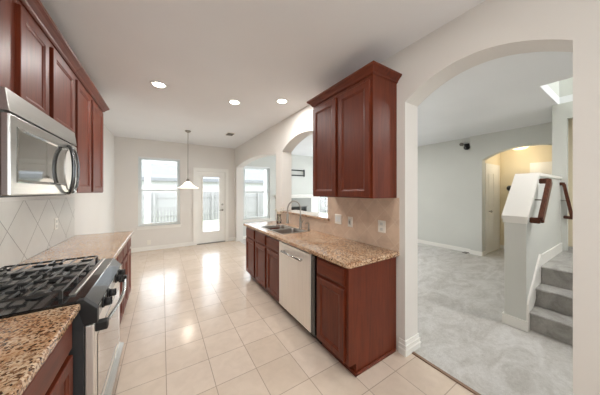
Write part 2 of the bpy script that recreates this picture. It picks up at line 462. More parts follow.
# ------------------------------------------------------------------ windows and doors of the back wall
def window(i, hole, label):
    x0, x1, z0, z1 = hole; ym = YB + 0.07
    root = empty('window_%d' % i, ((x0 + x1) / 2, ym, z0)); struct(root, label)
    g = 0.035
    m = MB(); m.box(x0, x0 + g, YB + 0.03, YB + 0.12, z0, z1); m.box(x1 - g, x1, YB + 0.03, YB + 0.12, z0, z1)
    m.box(x0 + g, x1 - g, YB + 0.03, YB + 0.12, z1 - g, z1); m.box(x0 + g, x1 - g, YB + 0.03, YB + 0.12, z0, z0 + g)
    m.build('window_frame', 'vinyl', root)
    zm = z0 + (z1 - z0) * 0.515
    for nm, a, b, y in (('lower_sash', z0 + g, zm + 0.02, YB + 0.045), ('upper_sash', zm - 0.02, z1 - g, YB + 0.085)):
        s = MB(); e = 0.03
        s.box(x0 + g, x0 + g + e, y, y + 0.03, a, b); s.box(x1 - g - e, x1 - g, y, y + 0.03, a, b)
        s.box(x0 + g + e, x1 - g - e, y, y + 0.03, a, a + e); s.box(x0 + g + e, x1 - g - e, y, y + 0.03, b - e, b)
        so = s.build(nm, 'vinyl', root)
        MB().box(x0 + g + e, x1 - g - e, y + 0.012, y + 0.016, a + e, b - e).build('pane', 'glass', so)
    s = MB(); s.box(x0 - 0.04, x1 + 0.04, YB - 0.035, YB + 0.03, z0 - 0.022, z0, 0.004)
    s.box(x0 - 0.02, x1 + 0.02, YB - 0.014, YB, z0 - 0.08, z0 - 0.022)
    s.build('window_sill', 'trim', root)
    return root
window(1, WIN[0], 'double hung window of the breakfast area')
window(2, WIN[1], 'living room window seen through the far arch')
window(3, WIN[2], 'living room window beside the fireplace')
w4 = empty('window_4', (XLR + 0.1, 4.9, 0.55)); struct(w4, 'unseen side window added to let fill light into the living room')  # opening and frame added out of view for the side fill light
s = MB()
for a, b in ((3.7, 3.75), (4.875, 4.925), (6.05, 6.1)): s.box(XLR + 0.08, XLR + 0.14, a, b, 0.55, 2.35)
s.box(XLR + 0.08, XLR + 0.14, 3.75, 6.05, 0.55, 0.60).box(XLR + 0.08, XLR + 0.14, 3.75, 6.05, 2.30, 2.35)
s.build('window_frame', 'vinyl', w4)
MB().box(XLR + 0.108, XLR + 0.112, 3.75, 4.875, 0.6, 2.3).box(XLR + 0.108, XLR + 0.112, 4.925, 6.05, 0.6, 2.3).build('pane', 'glass', w4)
def blind(hole, zb, label):
    x0, x1, z0, z1 = hole
    root = empty('window_blind', ((x0 + x1) / 2, YB + 0.015, z1), label, 'blind')
    MB().box(x0 + 0.006, x1 - 0.006, YB - 0.010, YB + 0.030, z1 - 0.045, z1 - 0.002, 0.004).build('headrail', 'white', root)
    s = MB(); z = z1 - 0.065
    while z > zb:
        s.box(x0 + 0.01, x1 - 0.01, YB + 0.002, YB + 0.026, z, z + 0.0016); z -= 0.026
    s.build('slats', 'white', root)
    MB().box(x0 + 0.01, x1 - 0.01, YB + 0.002, YB + 0.026, zb - 0.015, zb).build('bottom_rail', 'white', root)
blind(WIN[0], 1.52, 'white horizontal blind half raised in the breakfast area window left of the patio door')
blind(WIN[1], 1.48, 'white horizontal blind half raised in the living room window seen through the far arch')

d = empty('door_1', (1.185, YB, 0)); struct(d, 'white full glass patio door')
x0, x1, _, zt = DOOR
s = MB(); t = 0.075
s.box(x0 - t, x0 + 0.01, YB - 0.016, YB, 0, zt + t); s.box(x1 - 0.01, x1 + t, YB - 0.016, YB, 0, zt + t)
s.box(x0 + 0.01, x1 - 0.01, YB - 0.016, YB, zt - 0.01, zt + t)
s.box(x0, x0 + 0.02, YB, YB + 0.14, 0, zt); s.box(x1 - 0.02, x1, YB, YB + 0.14, 0, zt); s.box(x0 + 0.02, x1 - 0.02, YB, YB + 0.14, zt - 0.02, zt)
s.build('door_casing', 'trim', d)
s = MB(); gx0, gx1, gz0, gz1 = 0.955, 1.405, 0.33, 1.885; y0, y1 = YB + 0.02, YB + 0.065
s.box(x0 + 0.022, gx0, y0, y1, 0.02, zt - 0.022); s.box(gx1, x1 - 0.022, y0, y1, 0.02, zt - 0.022)
s.box(gx0, gx1, y0, y1, 0.02, gz0); s.box(gx0, gx1, y0, y1, gz1, zt - 0.022)
sl = s.build('door_slab', 'trim', d)
s = MB(); e = 0.022
s.box(gx0 - e, gx0 + 0.006, y0 - 0.012, y0, gz0 - e, gz1 + e, 0.004); s.box(gx1 - 0.006, gx1 + e, y0 - 0.012, y0, gz0 - e, gz1 + e, 0.004)
s.box(gx0, gx1, y0 - 0.012, y0, gz0 - e, gz0 + 0.006, 0.004); s.box(gx0, gx1, y0 - 0.012, y0, gz1 - 0.006, gz1 + e, 0.004)
s.build('glazing_bead', 'trim', sl)
MB().box(gx0, gx1, y0 + 0.02, y0 + 0.026, gz0, gz1).build('pane', 'glass', sl)
s = MB(); s.lathe([(0.001, y0 - 0.008), (0.028, y0 - 0.008), (0.028, y0)], 1.49, 0.93, axis='y')
s.lathe([(0.012, y0 - 0.04), (0.012, y0 - 0.008)], 1.49, 0.93, 12, 'y')
s.box(1.39, 1.50, y0 - 0.05, y0 - 0.036, 0.92, 0.94, 0.005); s.build('door_handle', 'nickel', d)
s = MB(); s.lathe([(0.001, y0 - 0.018), (0.02, y0 - 0.018), (0.028, y0 - 0.006), (0.028, y0)], 1.49, 1.09, axis='y'); s.build('deadbolt', 'nickel', d)
MB().box(x0 + 0.02, x1 - 0.02, YB - 0.03, YB + 0.13, 0.0, 0.018, 0.004).build('threshold', 'grey', d)

# foyer doors
d2 = empty('door_2', (6.80, 2.02, 0)); struct(d2, 'white door on the left foyer wall')
MB().box(6.36, 6.44, 2.004, 2.02, 0, 2.13).box(7.18, 7.26, 2.004, 2.02, 0, 2.13).box(6.44, 7.18, 2.004, 2.02, 2.05, 2.13).build('door_casing', 'trim', d2)
s = MB(); s.box(6.44, 7.18, 2.008, 2.02, 0.02, 2.05); s2 = s.build('door_slab', 'trim', d2)
s = MB()
for a, b in ((0.2, 0.95), (1.1, 1.9)):
    for xa in (6.54, 6.84): s.box(xa, xa + 0.24, 2.002, 2.008, a, b, 0.002)
s.build('door_panel', 'trim', s2)
s = MB(); s.lathe([(0.012, 1.98), (0.012, 2.008)], 6.56, 1.0, 12, 'y'); s.lathe([(0.008, 1.94), (0.03, 1.955), (0.03, 1.97), (0.01, 1.985)], 6.56, 1.0, 16, 'y'); s.build('door_knob', 'nickel', d2)
d3 = empty('door_3', (7.35, 0.95, 0)); struct(d3, 'white panelled front door at the end of the foyer')
MB().box(7.334, 7.35, 1.40, 1.48, 0, 2.14).box(7.334, 7.35, 0.42, 0.50, 0, 2.14).box(7.334, 7.35, 0.50, 1.40, 2.06, 2.14).build('door_casing', 'trim', d3)
s2 = MB().box(7.338, 7.35, 0.50, 1.40, 0.02, 2.06).build('door_slab', 'trim', d3)
s = MB()
for a, b in ((0.2, 0.85), (1.0, 1.9)):
    for ya in (0.58, 0.99): s.rings(7.338, -1, ya, ya + 0.33, a, b, [(0, 0), (0.01, 0.005), (0.03, 0.002), (0.05, 0.005)])
s.build('door_panel', 'trim', s2)

# ------------------------------------------------------------------ cabinets
DP = [(0, 0), (0, 0.017), (0.003, 0.020), (0.052, 0.020), (0.058, 0.016), (0.064, 0.014), (0.070, 0.0085), (0.074, 0.0085)]
DRW = [(0, 0), (0, 0.014), (0.004, 0.017), (0.014, 0.020), (0.018, 0.020)]
def cab_door(x, sgn, y0, y1, z0, z1, parent, nm='door', mat='wood'):
    return MB().rings(x, sgn, y0, y1, z0, z1, DP).build(nm, mat, parent)
def cab_drawer(x, sgn, y0, y1, z0, z1, parent):
    return MB().rings(x, sgn, y0, y1, z0, z1, DRW).build('drawer', 'wood_h', parent)
def base_cabinet(xface, xback, y0, y1, label, bays, group=None, drawer=True, ztop=0.875, sink=False):
    """bays: list of (y0,y1) door bays"""
    sgn = -1 if xback > xface else 1
    root = empty('base_cabinet', ((xface + xback) / 2, (y0 + y1) / 2, 0), label, 'cabinet', group)
    xt = xface - sgn * 0.075
    if sink:   # open box under the sink bowls
        m = MB(); m.prism([(xback, 0), (xt, 0), (xt, 0.095), (xface, 0.095), (xface, 0.70), (xback, 0.70)], 'y', y0, y1)
        m.box(xface, xface - sgn * 0.02, y0, y1, 0.70, ztop)
        for a in (y0, y1 - 0.018): m.box(xface, xback, a, a + 0.018, 0.70, ztop)
        m.build('cabinet_body', 'wood', root)
    else:
        MB().prism([(xback, 0), (xt, 0), (xt, 0.095), (xface, 0.095), (xface, ztop), (xback, ztop)], 'y', y0, y1).build('cabinet_body', 'wood', root)
    for a, b in bays:
        cab_door(xface, sgn, a, b, 0.11, 0.685, root)
        if drawer: cab_drawer(xface, sgn, a, b, 0.715, 0.853, root)
    return root
XF = 1.237
cab_end = base_cabinet(XF, W - 0.008, 1.262, 1.668, 'single door cherry base cabinet at the near end of the sink counter, beside the dishwasher', [(1.285, 1.645)])
s = MB(); xt = XF + 0.075
s.prism([(W - 0.008, 0), (xt, 0), (xt, 0.095), (XF - 0.004, 0.095), (XF - 0.004, 0.875), (W - 0.008, 0.875)], 'y', 1.243, 1.262, 0.0015)
s.build('end_panel', 'wood', cab_end)
s = MB(); s.box(xt - 0.02, W - 0.03, 1.229, 1.243, 0, 0.028, 0.005); s.box(xt - 0.02, xt, 1.229, 1.66, 0, 0.028, 0.004); s.build('shoe_moulding', 'wood_h', cab_end)
base_cabinet(XF, W - 0.008, 2.414, 3.262, 'double door cherry sink cabinet under the sink, left of the dishwasher', [(2.435, 2.80), (2.86, 3.235)], sink=True)
base_cabinet(XF, W - 0.008, 3.264, 3.72, 'single door cherry base cabinet at the far end of the sink counter', [(3.30, 3.685)])

# dishwasher
dw = empty('dishwasher', (1.52, 2.04, 0), 'stainless steel dishwasher under the sink counter with a bar handle', 'dishwasher')
MB().box(XF + 0.01, W - 0.02, 1.672, 2.410, 0.10, 0.872).build('tub', 'blackp', dw)
dd = MB().box(XF - 0.028, XF + 0.01, 1.735, 2.405, 0.105, 0.862, 0.004, 2).build('door', 'steel_z', dw)
MB().box(XF - 0.020, XF + 0.01, 1.674, 1.735, 0.105, 0.862, 0.003).build('side_trim', 'black', dw)
s = MB(); s.tube([(XF - 0.060, 1.86, 0.775), (XF - 0.060, 2.28, 0.775)], 0.011, 12)
for y in (1.885, 2.255): s.box(XF - 0.062, XF - 0.028, y - 0.012, y + 0.012, 0.765, 0.785, 0.003)
s.build('door_handle', 'chrome', dw)
MB().box(XF + 0.06, XF + 0.075, 1.672, 2.41, 0.0, 0.10).build('kick_plate', 'black', dw)

# peninsula countertop with a cut-out for the sink
XC = 1.197
SX0, SX1, SY0, SY1 = 1.315, 1.700, 2.53, 3.26
def arcpts(cx, cy, r, a0, a1, n=6):
    return [(cx + r * math.cos(a0 + (a1 - a0) * i / n), cy + r * math.sin(a0 + (a1 - a0) * i / n)) for i in range(n + 1)]
ct = MB()
r_ = 0.035
near = arcpts(XC + r_, 1.212 + r_, r_, -PI / 2, -PI, 6)
outl = near + [(XC, 3.755), (W - 0.001, 3.755), (W - 0.001, 1.212)]
T = bmesh.new()
inner = []
for cx, cy, a0 in ((SX0 + .05, SY0 + .05, PI), (SX1 - .05, SY0 + .05, 1.5 * PI), (SX1 - .05, SY1 - .05, 0), (SX0 + .05, SY1 - .05, PI / 2)):
    inner += arcpts(cx, cy, .05, a0, a0 + PI / 2, 4)
def loop(bm, pts, z):
    vs = [bm.verts.new((x, y, z)) for x, y in pts]
    return vs, [bm.edges.new((vs[i], vs[(i + 1) % len(vs)])) for i in range(len(vs))]
v1, e1 = loop(T, outl, 0.915); v2, e2 = loop(T, inner, 0.915)
fill = bmesh.ops.triangle_fill(T, use_beauty=True, use_dissolve=False, edges=e1 + e2)
topf = [g for g in fill['geom'] if isinstance(g, bmesh.types.BMFace)]
ex = bmesh.ops.extrude_face_region(T, geom=topf)
for v in [g for g in ex['geom'] if isinstance(g, bmesh.types.BMVert)]: v.co.z = 0.877
bmesh.ops.recalc_face_normals(T, faces=T.faces[:])
rim = [e for e in T.edges if abs(e.verts[0].co.z - e.verts[1].co.z) < 1e-6 and len(e.link_faces) == 2 and abs(e.link_faces[0].normal.dot(e.link_faces[1].normal)) < 0.3 and all(v.co.x < SX0 - 0.05 or v.co.y < 1.3 for v in e.verts)]
bmesh.ops.bevel(T, geom=rim, offset=0.007, segments=3, affect='EDGES', profile=0.5)
ct.bm.free(); ct.bm = T
tag(ct.build('countertop', 'granite'), 'brown speckled granite countertop holding the sink, above the dishwasher', 'countertop')

# sink
sk = empty('kitchen_sink', ((SX0 + SX1) / 2, (SY0 + SY1) / 2, 0.915), 'double bowl stainless steel sink set in the granite counter under the pass-through', 'sink')
def bowl(y0, y1):
    m = MB(); bm = m.bm; rings = []
    for ins, z in ((-0.0, 0.917), (0.004, 0.917), (0.010, 0.905), (0.018, 0.76), (0.045, 0.735)):
        pts = []
        for cx, cy, a0, sx, sy in ((SX0, y0, PI, 1, 1), (SX1, y0, 1.5 * PI, -1, 1), (SX1, y1, 0, -1, -1), (SX0, y1, PI / 2, 1, -1)):
            R = 0.05
            pts += arcpts(cx + sx * (R + ins), cy + sy * (R + ins), R, a0, a0 + PI / 2, 4)
        rings.append([bm.verts.new((x, y, z)) for x, y in pts])
    for a, b in zip(rings, rings[1:]):
        for k in range(len(a)):
            f_ = bm.faces.new((a[k], a[(k + 1) % len(a)], b[(k + 1) % len(a)], b[k])); f_.smooth = True
    bm.faces.new(rings[-1])
    o = m.build('bowl', 'sinksteel', sk)
    cx, cy = (SX0 + SX1) / 2 + 0.03, (y0 + y1) / 2
    MB().lathe([(0.045, 0.7352), (0.045, 0.739), (0.036, 0.739), (0.03, 0.737), (0.001, 0.737)], cx, cy, 20).build('drain', 'chrome', o)
bowl(SY0 + 0.002, 2.885); bowl(2.915, SY1 - 0.002)
MB().box(SX0 + 0.02, SX1 - 0.02, 2.882, 2.918, 0.895, 0.917, 0.004).build('divider', 'steel', sk)
rimm = MB()
def rimbox(a, b, c_, d_): rimm.box(a, b, c_, d_, 0.9152, 0.9195, 0.0015)
rimbox(SX0 - 0.018, SX0 + 0.004, SY0 - 0.018, SY1 + 0.018); rimbox(SX1 - 0.004, SX1 + 0.018, SY0 - 0.018, SY1 + 0.018)
rimbox(SX0, SX1, SY0 - 0.018, SY0 + 0.004); rimbox(SX0, SX1, SY1 - 0.004, SY1 + 0.018)
rimm.build('rim', 'steel', sk)

# faucet
fx, fy_ = 1.765, 2.79
fa = empty('faucet', (fx, fy_, 0.915), 'tall chrome gooseneck pull-down faucet behind the sink', 'faucet')
MB().lathe([(0.030, 0.9155), (0.030, 0.922), (0.024, 0.930), (0.020, 0.96), (0.020, 1.06), (0.016, 1.07)], fx, fy_, 20).build('base', 'nickel', fa)
path = []
dx, dy = -0.235, -0.02
for i in range(5): path.append((fx, fy_, 1.06 + 0.036 * i))
for i in range(1, 17):
    a = PI - PI * i / 16
    k = (1 + math.cos(a)) / 2
    path.append((fx + dx * k, fy_ + dy * k, 1.204 + 0.125 * math.sin(a)))
path.append((fx + dx, fy_ + dy, 1.15))
MB().tube(path, 0.0105, 12).build('spout', 'nickel', fa)
MB().lathe([(0.012, 1.155), (0.017, 1.14), (0.018, 1.05), (0.021, 1.02), (0.019, 1.01)], fx + dx, fy_ + dy, 16).build('spray_head', 'nickel', fa)
MB().tube([(fx, fy_ - 0.01, 1.0), (fx - 0.01, fy_ - 0.055, 1.01), (fx - 0.02, fy_ - 0.11, 1.055)], [0.010, 0.008, 0.006], 10).build('lever', 'nickel', fa)
sd = empty('soap_dispenser', (1.765, 2.57, 0.915), 'short chrome soap dispenser on the counter right of the faucet', 'soap dispenser')
MB().lathe([(0.022, 0.9155), (0.022, 0.925), (0.012, 0.935), (0.011, 0.985), (0.013, 1.0)], 1.765, 2.57, 16).build('base', 'nickel', sd)
MB().tube([(1.765, 2.57, 0.995), (1.765, 2.57, 1.02), (1.73, 2.57, 1.025), (1.70, 2.57, 1.01)], 0.006, 8).build('nozzle', 'nickel', sd)

# glass vase with pale flowers
vs = empty('flower_vase', (1.71, 3.40, 0.915), 'clear glass vase with pale dried flowers on the counter left of the faucet', 'vase')
MB().lathe([(0.035, 0.9155), (0.042, 0.93), (0.045, 0.97), (0.034, 1.02), (0.030, 1.05), (0.040, 1.075), (0.037, 1.075), (0.027, 1.05), (0.031, 1.02), (0.041, 0.97), (0.038, 0.935), (0.002, 0.925)], 1.71, 3.40, 20).build('vase_body', 'clear', vs)
st = MB()
for i in range(7):
    a = i * 2.4; q = 0.045 + 0.02 * (i % 3)
    tip = (1.71 + q * math.cos(a), 3.40 + q * math.sin(a), 1.13 + 0.03 * (i % 3))
    st.tube([(1.71, 3.40, 0.935), (1.71 + q * .3 * math.cos(a), 3.40 + q * .3 * math.sin(a), 1.06), tip], 0.0016, 5)
    pt = MB()
    for k in range(5):
        b = k * 2 * PI / 5
        r0 = bmesh.ops.create_icosphere(pt.bm, subdivisions=1, radius=0.012)
        for v in r0['verts']:
            v.co = Vector((tip[0] + v.co.x * 1.2 + 0.012 * math.cos(b), tip[1] + v.co.y * 1.2 + 0.012 * math.sin(b), tip[2] + v.co.z * 0.5))
    pt.build('flower', 'petal', vs)
st.build('stems', 'stem', vs)

# pass-through ledge
s = MB(); s.prism([(W - 0.035, 2.205), (W - 0.0085, 2.205), (W - 0.0085, 2.241), (WB + 0.10, 2.241), (WB + 0.10, 3.549), (W - 0.035, 3.549)], 'z', 1.0905, 1.125, 0.004)
tag(s.build('bar_ledge', 'granite'), 'brown granite ledge capping the low wall of the pass-through behind the sink', 'ledge')

# backsplash behind the sink counter
s = MB(); s.box(W - 0.008, W - 0.0005, 1.215, 2.24, 0.916, 1.412); s.box(W - 0.008, W - 0.0005, 2.24, 3.75, 0.916, 1.090)
tag(s.build('tile_backsplash', 'splash_r'), 'tan diagonal tile backsplash behind the sink counter', 'backsplash')

# wall plates
def plate(x, sgn, y, z, kind, label, wid=0.075, hei=0.118):
    nm = 'light_switch' if kind != 'outlet' else 'wall_outlet'
    root = empty(nm, (x, y, z), label, 'switch' if kind != 'outlet' else 'outlet')
    MB().rings(x, sgn, y - wid / 2, y + wid / 2, z - hei / 2, z + hei / 2, [(0, 0), (0, 0.003), (0.004, 0.006), (0.01, 0.006)]).build('cover_plate', 'plate', root)
    if kind == 'outlet':
        for dz in (-0.026, 0.026):
            MB().box(x + sgn * 0.006, x + sgn * 0.0085, y - 0.016, y + 0.016, z + dz - 0.014, z + dz + 0.014, 0.001).build('socket', 'button', root)
    elif kind == 'gfci':
        MB().box(x + sgn * 0.006, x + sgn * 0.009, y - 0.018, y + 0.018, z - 0.034, z + 0.034, 0.001).build('rocker', 'button', root)
        MB().box(x + sgn * 0.009, x + sgn * 0.018, y - 0.008, y + 0.008, z - 0.02, z + 0.016, 0.002).build('toggle', 'grey', root)
    else:
        for dy in ((-0.023, 0.023) if wid > 0.1 else (0,)):
            MB().box(x + sgn * 0.006, x + sgn * 0.0095, y + dy - 0.015, y + dy + 0.015, z - 0.032, z + 0.032, 0.001).build('rocker', 'white', root)
plate(W - 0.008, -1, 2.035, 1.13, 'switch', 'white switch plate on the tan backsplash nearest the pass-through', 0.115)
plate(W - 0.008, -1, 1.83, 1.12, 'gfci', 'white switch plate with a dark toggle, middle plate of the tan backsplash')
plate(W - 0.008, -1, 1.40, 1.125, 'outlet', 'white wall outlet on the tan backsplash nearest the wall end', 0.085)

# upper cabinets
def crown(mb, x_in, x_face, y0, y1, z, ends=(True, True)):
    """stepped crown moulding around the top; x_in is at the wall"""
    sg = 1 if x_face > x_in else -1
    prof = [(0.004, 0), (0.012, 0.008), (0.016, 0.018), (0.036, 0.040), (0.046, 0.048), (0.052, 0.052), (0.054, 0.068)]
    prev = None
    for p, h in prof:
        ya = y0 - (p if ends[0] else 0); yb = y1 + (p if ends[1] else 0); xo = x_face + sg * p
        cur = [mb.bm.verts.new(q) for q in ((x_in, ya, z + h), (xo, ya, z + h), (xo, yb, z + h), (x_in, yb, z + h))]
        if prev:
            for k in range(4): mb.bm.faces.new((prev[k], prev[(k + 1) % 4], cur[(k + 1) % 4], cur[k]))
        else: mb.bm.faces.new(cur[::-1])
        prev = cur
    mb.bm.faces.new(prev)
    return mb
def upper_cabinet(xw, xface, y0, y1, z0, z1, doors, label, ends, group=None):
    sgn = 1 if xface > xw else -1
    root = empty('upper_cabinet', ((xw + xface) / 2, (y0 + y1) / 2, z0), label, 'cabinet', group)
    MB().box(xw, xface, y0, y1, z0, z1).build('cabinet_body', 'wood', root)
    for a, b in doors: cab_door(xface, sgn, a, b, z0 + 0.012, z1 - 0.045, root)
    crown(MB(), xw, xface + sgn * 0.006, y0, y1, z1 - 0.004, ends).build('crown_moulding', 'wood_h', root)
    return root
XU = 1.515
upper_cabinet(W - 0.001, XU, 1.243, 2.112, 1.412, 2.475, [(1.268, 1.658), (1.70, 2.095)], 'two door cherry upper cabinet between the pass-through and the large arch', (True, True))

# ------------------------------------------------------------------ left side run
XUL = -0.66   # face of uppers
upper_cabinet(XL + 0.001, XUL, 0.75, 1.48, 1.42, 2.515, [(0.78, 1.10), (1.14, 1.45)], 'cherry upper cabinet cut by the picture edge, nearest the camera above the left counter', (False, False))
upper_cabinet(XL + 0.001, XUL, 1.484, 2.672, 1.928, 2.515, [(1.785, 2.13), (2.20, 2.65)], 'cherry upper cabinet directly above the microwave', (False, False))
upper_cabinet(XL + 0.001, XUL, 2.675, 3.80, 1.455, 2.515, [(2.715, 3.155), (3.235, 3.72)], 'cherry upper cabinet with two tall doors beyond the microwave', (False, True))

# microwave
XM = -0.565; my0, my1 = 1.72, 2.375
my0 = 1.485
mw = empty('microwave', (-0.75, (my0 + my1) / 2, 1.45), 'stainless over-the-range microwave with a curved handle', 'microwave')
MB().box(XL + 0.002, XM - 0.03, my0 + 0.004, my1, 1.452, 1.90).build('casing', 'steel', mw)
# lower the casing where the neighbouring cabinet hangs is handled by the cabinet edge
MB().prism([(XM - 0.03, 1.825), (XM, 1.825), (XM - 0.012, 1.925), (XM - 0.03, 1.925)], 'y', my0, my1, 0.002).build('vent_panel', 'steel', mw)
dr = MB().box(XM - 0.03, XM, my0, my1, 1.452, 1.817, 0.006, 2).build('door', 'steel', mw)
MB().rings(XM, 1, my0 + 0.055, 2.175, 1.512, 1.768, [(0, 0), (0, 0.002), (0.006, 0.0035), (0.014, 0.001)]).build('window_glass', 'mwglass', dr)
# oval control area with handle
pn = MB()
N = 28
cy_, cz_, ry, rz = 2.22, 1.625, 0.105, 0.155
pn.prism([(cy_ + ry * math.cos(2 * PI * i / N), cz_ + rz * math.sin(2 * PI * i / N)) for i in range(N)], 'x', XM, XM + 0.006, 0.001)
pnl = pn.build('control_panel', 'steel_z', mw)
kb = MB()
for i in range(7):
    for j in range(2):
        z = 1.52 + i * 0.033; y = 2.235 + j * 0.034
        kb.box(XM + 0.006, XM + 0.008, y, y + 0.022, z, z + 0.016)
kb.build('keypad', 'grey', pnl)
hb = []
for i in range(21):
    a = -PI / 2 + PI * i / 20
    hb.append((XM + 0.006 + 0.042 * math.cos(a), 2.165 - 0.055 * math.cos(a), cz_ + 0.165 * math.sin(a)))
MB().tube(hb, 0.011, 10).build('door_handle', 'darknickel', mw)
hb2 = []
for i in range(21):
    a = -PI / 2 + PI * i / 20
    hb2.append((XM + 0.008 + 0.010 * math.cos(a), 2.235 + 0.10 * math.cos(a), cz_ + 0.160 * math.sin(a)))
MB().tube(hb2, 0.008, 10).build('panel_bezel', 'darknickel', mw)
MB().box(XL + 0.05, XM - 0.05, my0 + 0.03, my1 - 0.03, 1.444, 1.452).build('bottom_grille', 'blackp', mw)

# left counters and cabinets
XCL = -0.345
def lcounter(y0, y1, label):
    m = MB(); m.prism([(XL + 0.001, 0.877), (XCL - 0.006, 0.877), (XCL, 0.883), (XCL, 0.907), (XCL - 0.003, 0.9125), (XCL - 0.008, 0.915), (XL + 0.001, 0.915)], 'y', y0, y1)
    return tag(m.build('countertop', 'granite'), label, 'countertop')
lcounter(0.25, 1.503, 'brown speckled granite countertop nearest the camera, left of the range')
lcounter(2.352, 3.87, 'brown speckled granite countertop beyond the range against the left wall')
XFL = -0.385
base_cabinet(XFL, XL + 0.002, 0.27, 1.497, 'cherry base cabinet nearest the camera, left of the range', [(0.30, 0.86), (0.92, 1.478)])
base_cabinet(XFL, XL + 0.002, 2.356, 3.08, 'cherry base cabinet just beyond the range', [(2.375, 2.70), (2.735, 3.06)])
base_cabinet(XFL, XL + 0.002, 3.084, 3.83, 'cherry base cabinet at the far end of the left counter', [(3.10, 3.43), (3.47, 3.80)])
tag(MB().box(XL + 0.0005, XL + 0.008, 0.25, 3.85, 0.916, 1.40).build('tile_backsplash', 'splash_l'), 'pale grey backsplash of large diagonal tiles behind the range', 'backsplash')
plate(XL + 0.008, 1, 3.28, 1.135, 'outlet', 'white wall outlet on the pale backsplash above the left counter')

# range
ry0, ry1 = 1.512, 2.343
rg = empty('gas_range', (-0.62, (ry0 + ry1) / 2, 0), 'stainless and black gas range between the left counters', 'range')
MB().box(XL + 0.01, -0.335, ry0, ry1, 0.03, 0.905).build('range_body', 'blackside', rg)
s = MB(); s.box(XL + 0.01, -0.335, ry0, ry1, 0.905, 0.925, 0.004); s.build('cooktop', 'black', rg)
s = MB(); s.box(-0.415, -0.388, ry0 + 0.10, ry1 - 0.01, 0.925, 0.934, 0.003); s.build('front_trim', 'steel', rg)
# sloped control panel
s = MB(); s.prism([(-0.335, 0.92), (-0.290, 0.865), (-0.290, 0.80), (-0.335, 0.80)], 'y', ry0, ry1, 0.002)
cp = s.build('control_panel', 'black', rg)
MB().box(-0.300, -0.288, ry0 + 0.035, ry1 - 0.004, 0.800, 0.858, 0.003).build('fascia', 'steel', rg)
s = MB(); s.prism([(-0.360, 0.926), (-0.335, 0.9265), (-0.283, 0.868), (-0.283, 0.795), (-0.335, 0.795), (-0.360, 0.90)], 'y', ry0 - 0.003, ry0 + 0.035, 0.002)
s.build('panel_end_cap', 'blackp', rg)
for y in (1.66, 1.79, 2.06, 2.19):
    k = MB(); k.tube([(-0.289, y, 0.838), (-0.280, y, 0.838)], 0.029, 18)
    k.tube([(-0.280, y, 0.838), (-0.252, y, 0.838)], [0.024, 0.021], 18)
    k.box(-0.254, -0.246, y - 0.004, y + 0.004, 0.820, 0.860)
    k.build('knob', 'blackp', rg)
# oven door
s = MB(); s.box(-0.335, -0.298, ry0 + 0.012, ry1 - 0.012, 0.245, 0.785, 0.006, 2); od = s.build('oven_door', 'steel_z', rg)
MB().rings(-0.298, 1, ry0 + 0.075, ry1 - 0.075, 0.30, 0.70, [(0, 0), (0, 0.002), (0.004, 0.003)]).build('oven_window', 'darkglass', od)
hd = []
for i in range(17):
    t_ = i / 16
    hd.append((-0.262 + 0.030 * math.sin(PI * t_), ry0 + 0.05 + (ry1 - ry0 - 0.10) * t_, 0.758))
MB().tube(hd, 0.011, 10).build('handle', 'chrome', od)
for y in (ry0 + 0.05, ry1 - 0.05):
    MB().box(-0.300, -0.248, y - 0.022, y + 0.022, 0.735, 0.782, 0.006, 2).build('handle_bracket', 'blackp', od)
s = MB(); s.box(-0.335, -0.296, ry0 + 0.012, ry1 - 0.012, 0.06, 0.235, 0.006, 2)
s.prism([(-0.296, 0.19), (-0.270, 0.205), (-0.270, 0.222), (-0.296, 0.228)], 'y', ry0 + 0.03, ry1 - 0.03)
s.build('storage_drawer', 'steel', rg)
for x in (-0.90, -0.38):
    for y in (ry0 + 0.05, ry1 - 0.05): MB().lathe([(0.018, 0), (0.018, 0.03)], x, y, 12).build('foot', 'blackp', rg)
# burners and grates
gy0, gy1 = ry0 + 0.075, ry1 - 0.02
for gi in range(3):
    a = gy0 + gi * (gy1 - gy0) / 3; b = a + (gy1 - gy0) / 3 - 0.006
    gx0, gx1 = -0.905, -0.432; zt = 0.968; h = 0.012; wd = 0.008
    g = MB()
    g.box(gx0, gx1, a, a + wd, zt - h, zt, 0.003); g.box(gx0, gx1, b - wd, b, zt - h, zt, 0.003)
    n = 8
    for i in range(n + 1):
        x = gx0 + (gx1 - gx0 - wd) * i / n
        if i % 2 == 0: g.box(x, x + wd, a, b, zt - h, zt, 0.003)
        else:
            g.box(x, x + wd, a, a + 0.1, zt - h, zt + 0.004, 0.003); g.box(x, x + wd, b - 0.1, b, zt - h, zt + 0.004, 0.003)
    mid = (a + b) / 2
    for x0_ in (gx0, (gx0 + gx1) / 2):
        g.box(x0_ + 0.005, x0_ + 0.075, mid - 0.005, mid + 0.005, zt - h, zt + 0.004, 0.003)
        g.box(x0_ + 0.165, x0_ + 0.235, mid - 0.005, mid + 0.005, zt - h, zt + 0.004, 0.003)
    for x in (gx0 + 0.006, (gx0 + gx1) / 2, gx1 - 0.006):
        for y in (a + 0.005, b - 0.005): g.box(x - 0.007, x + 0.007, y - 0.005, y + 0.005, 0.925, zt - 0.004)
    g.build('grate', 'iron', rg)
    for bx in (gx0 + 0.12, gx1 - 0.12):
        MB().lathe([(0.046, 0.9252), (0.046, 0.930), (0.034, 0.934), (0.034, 0.938), (0.028, 0.943), (0.001, 0.944)], bx, mid, 20).build('burner', 'iron', rg)

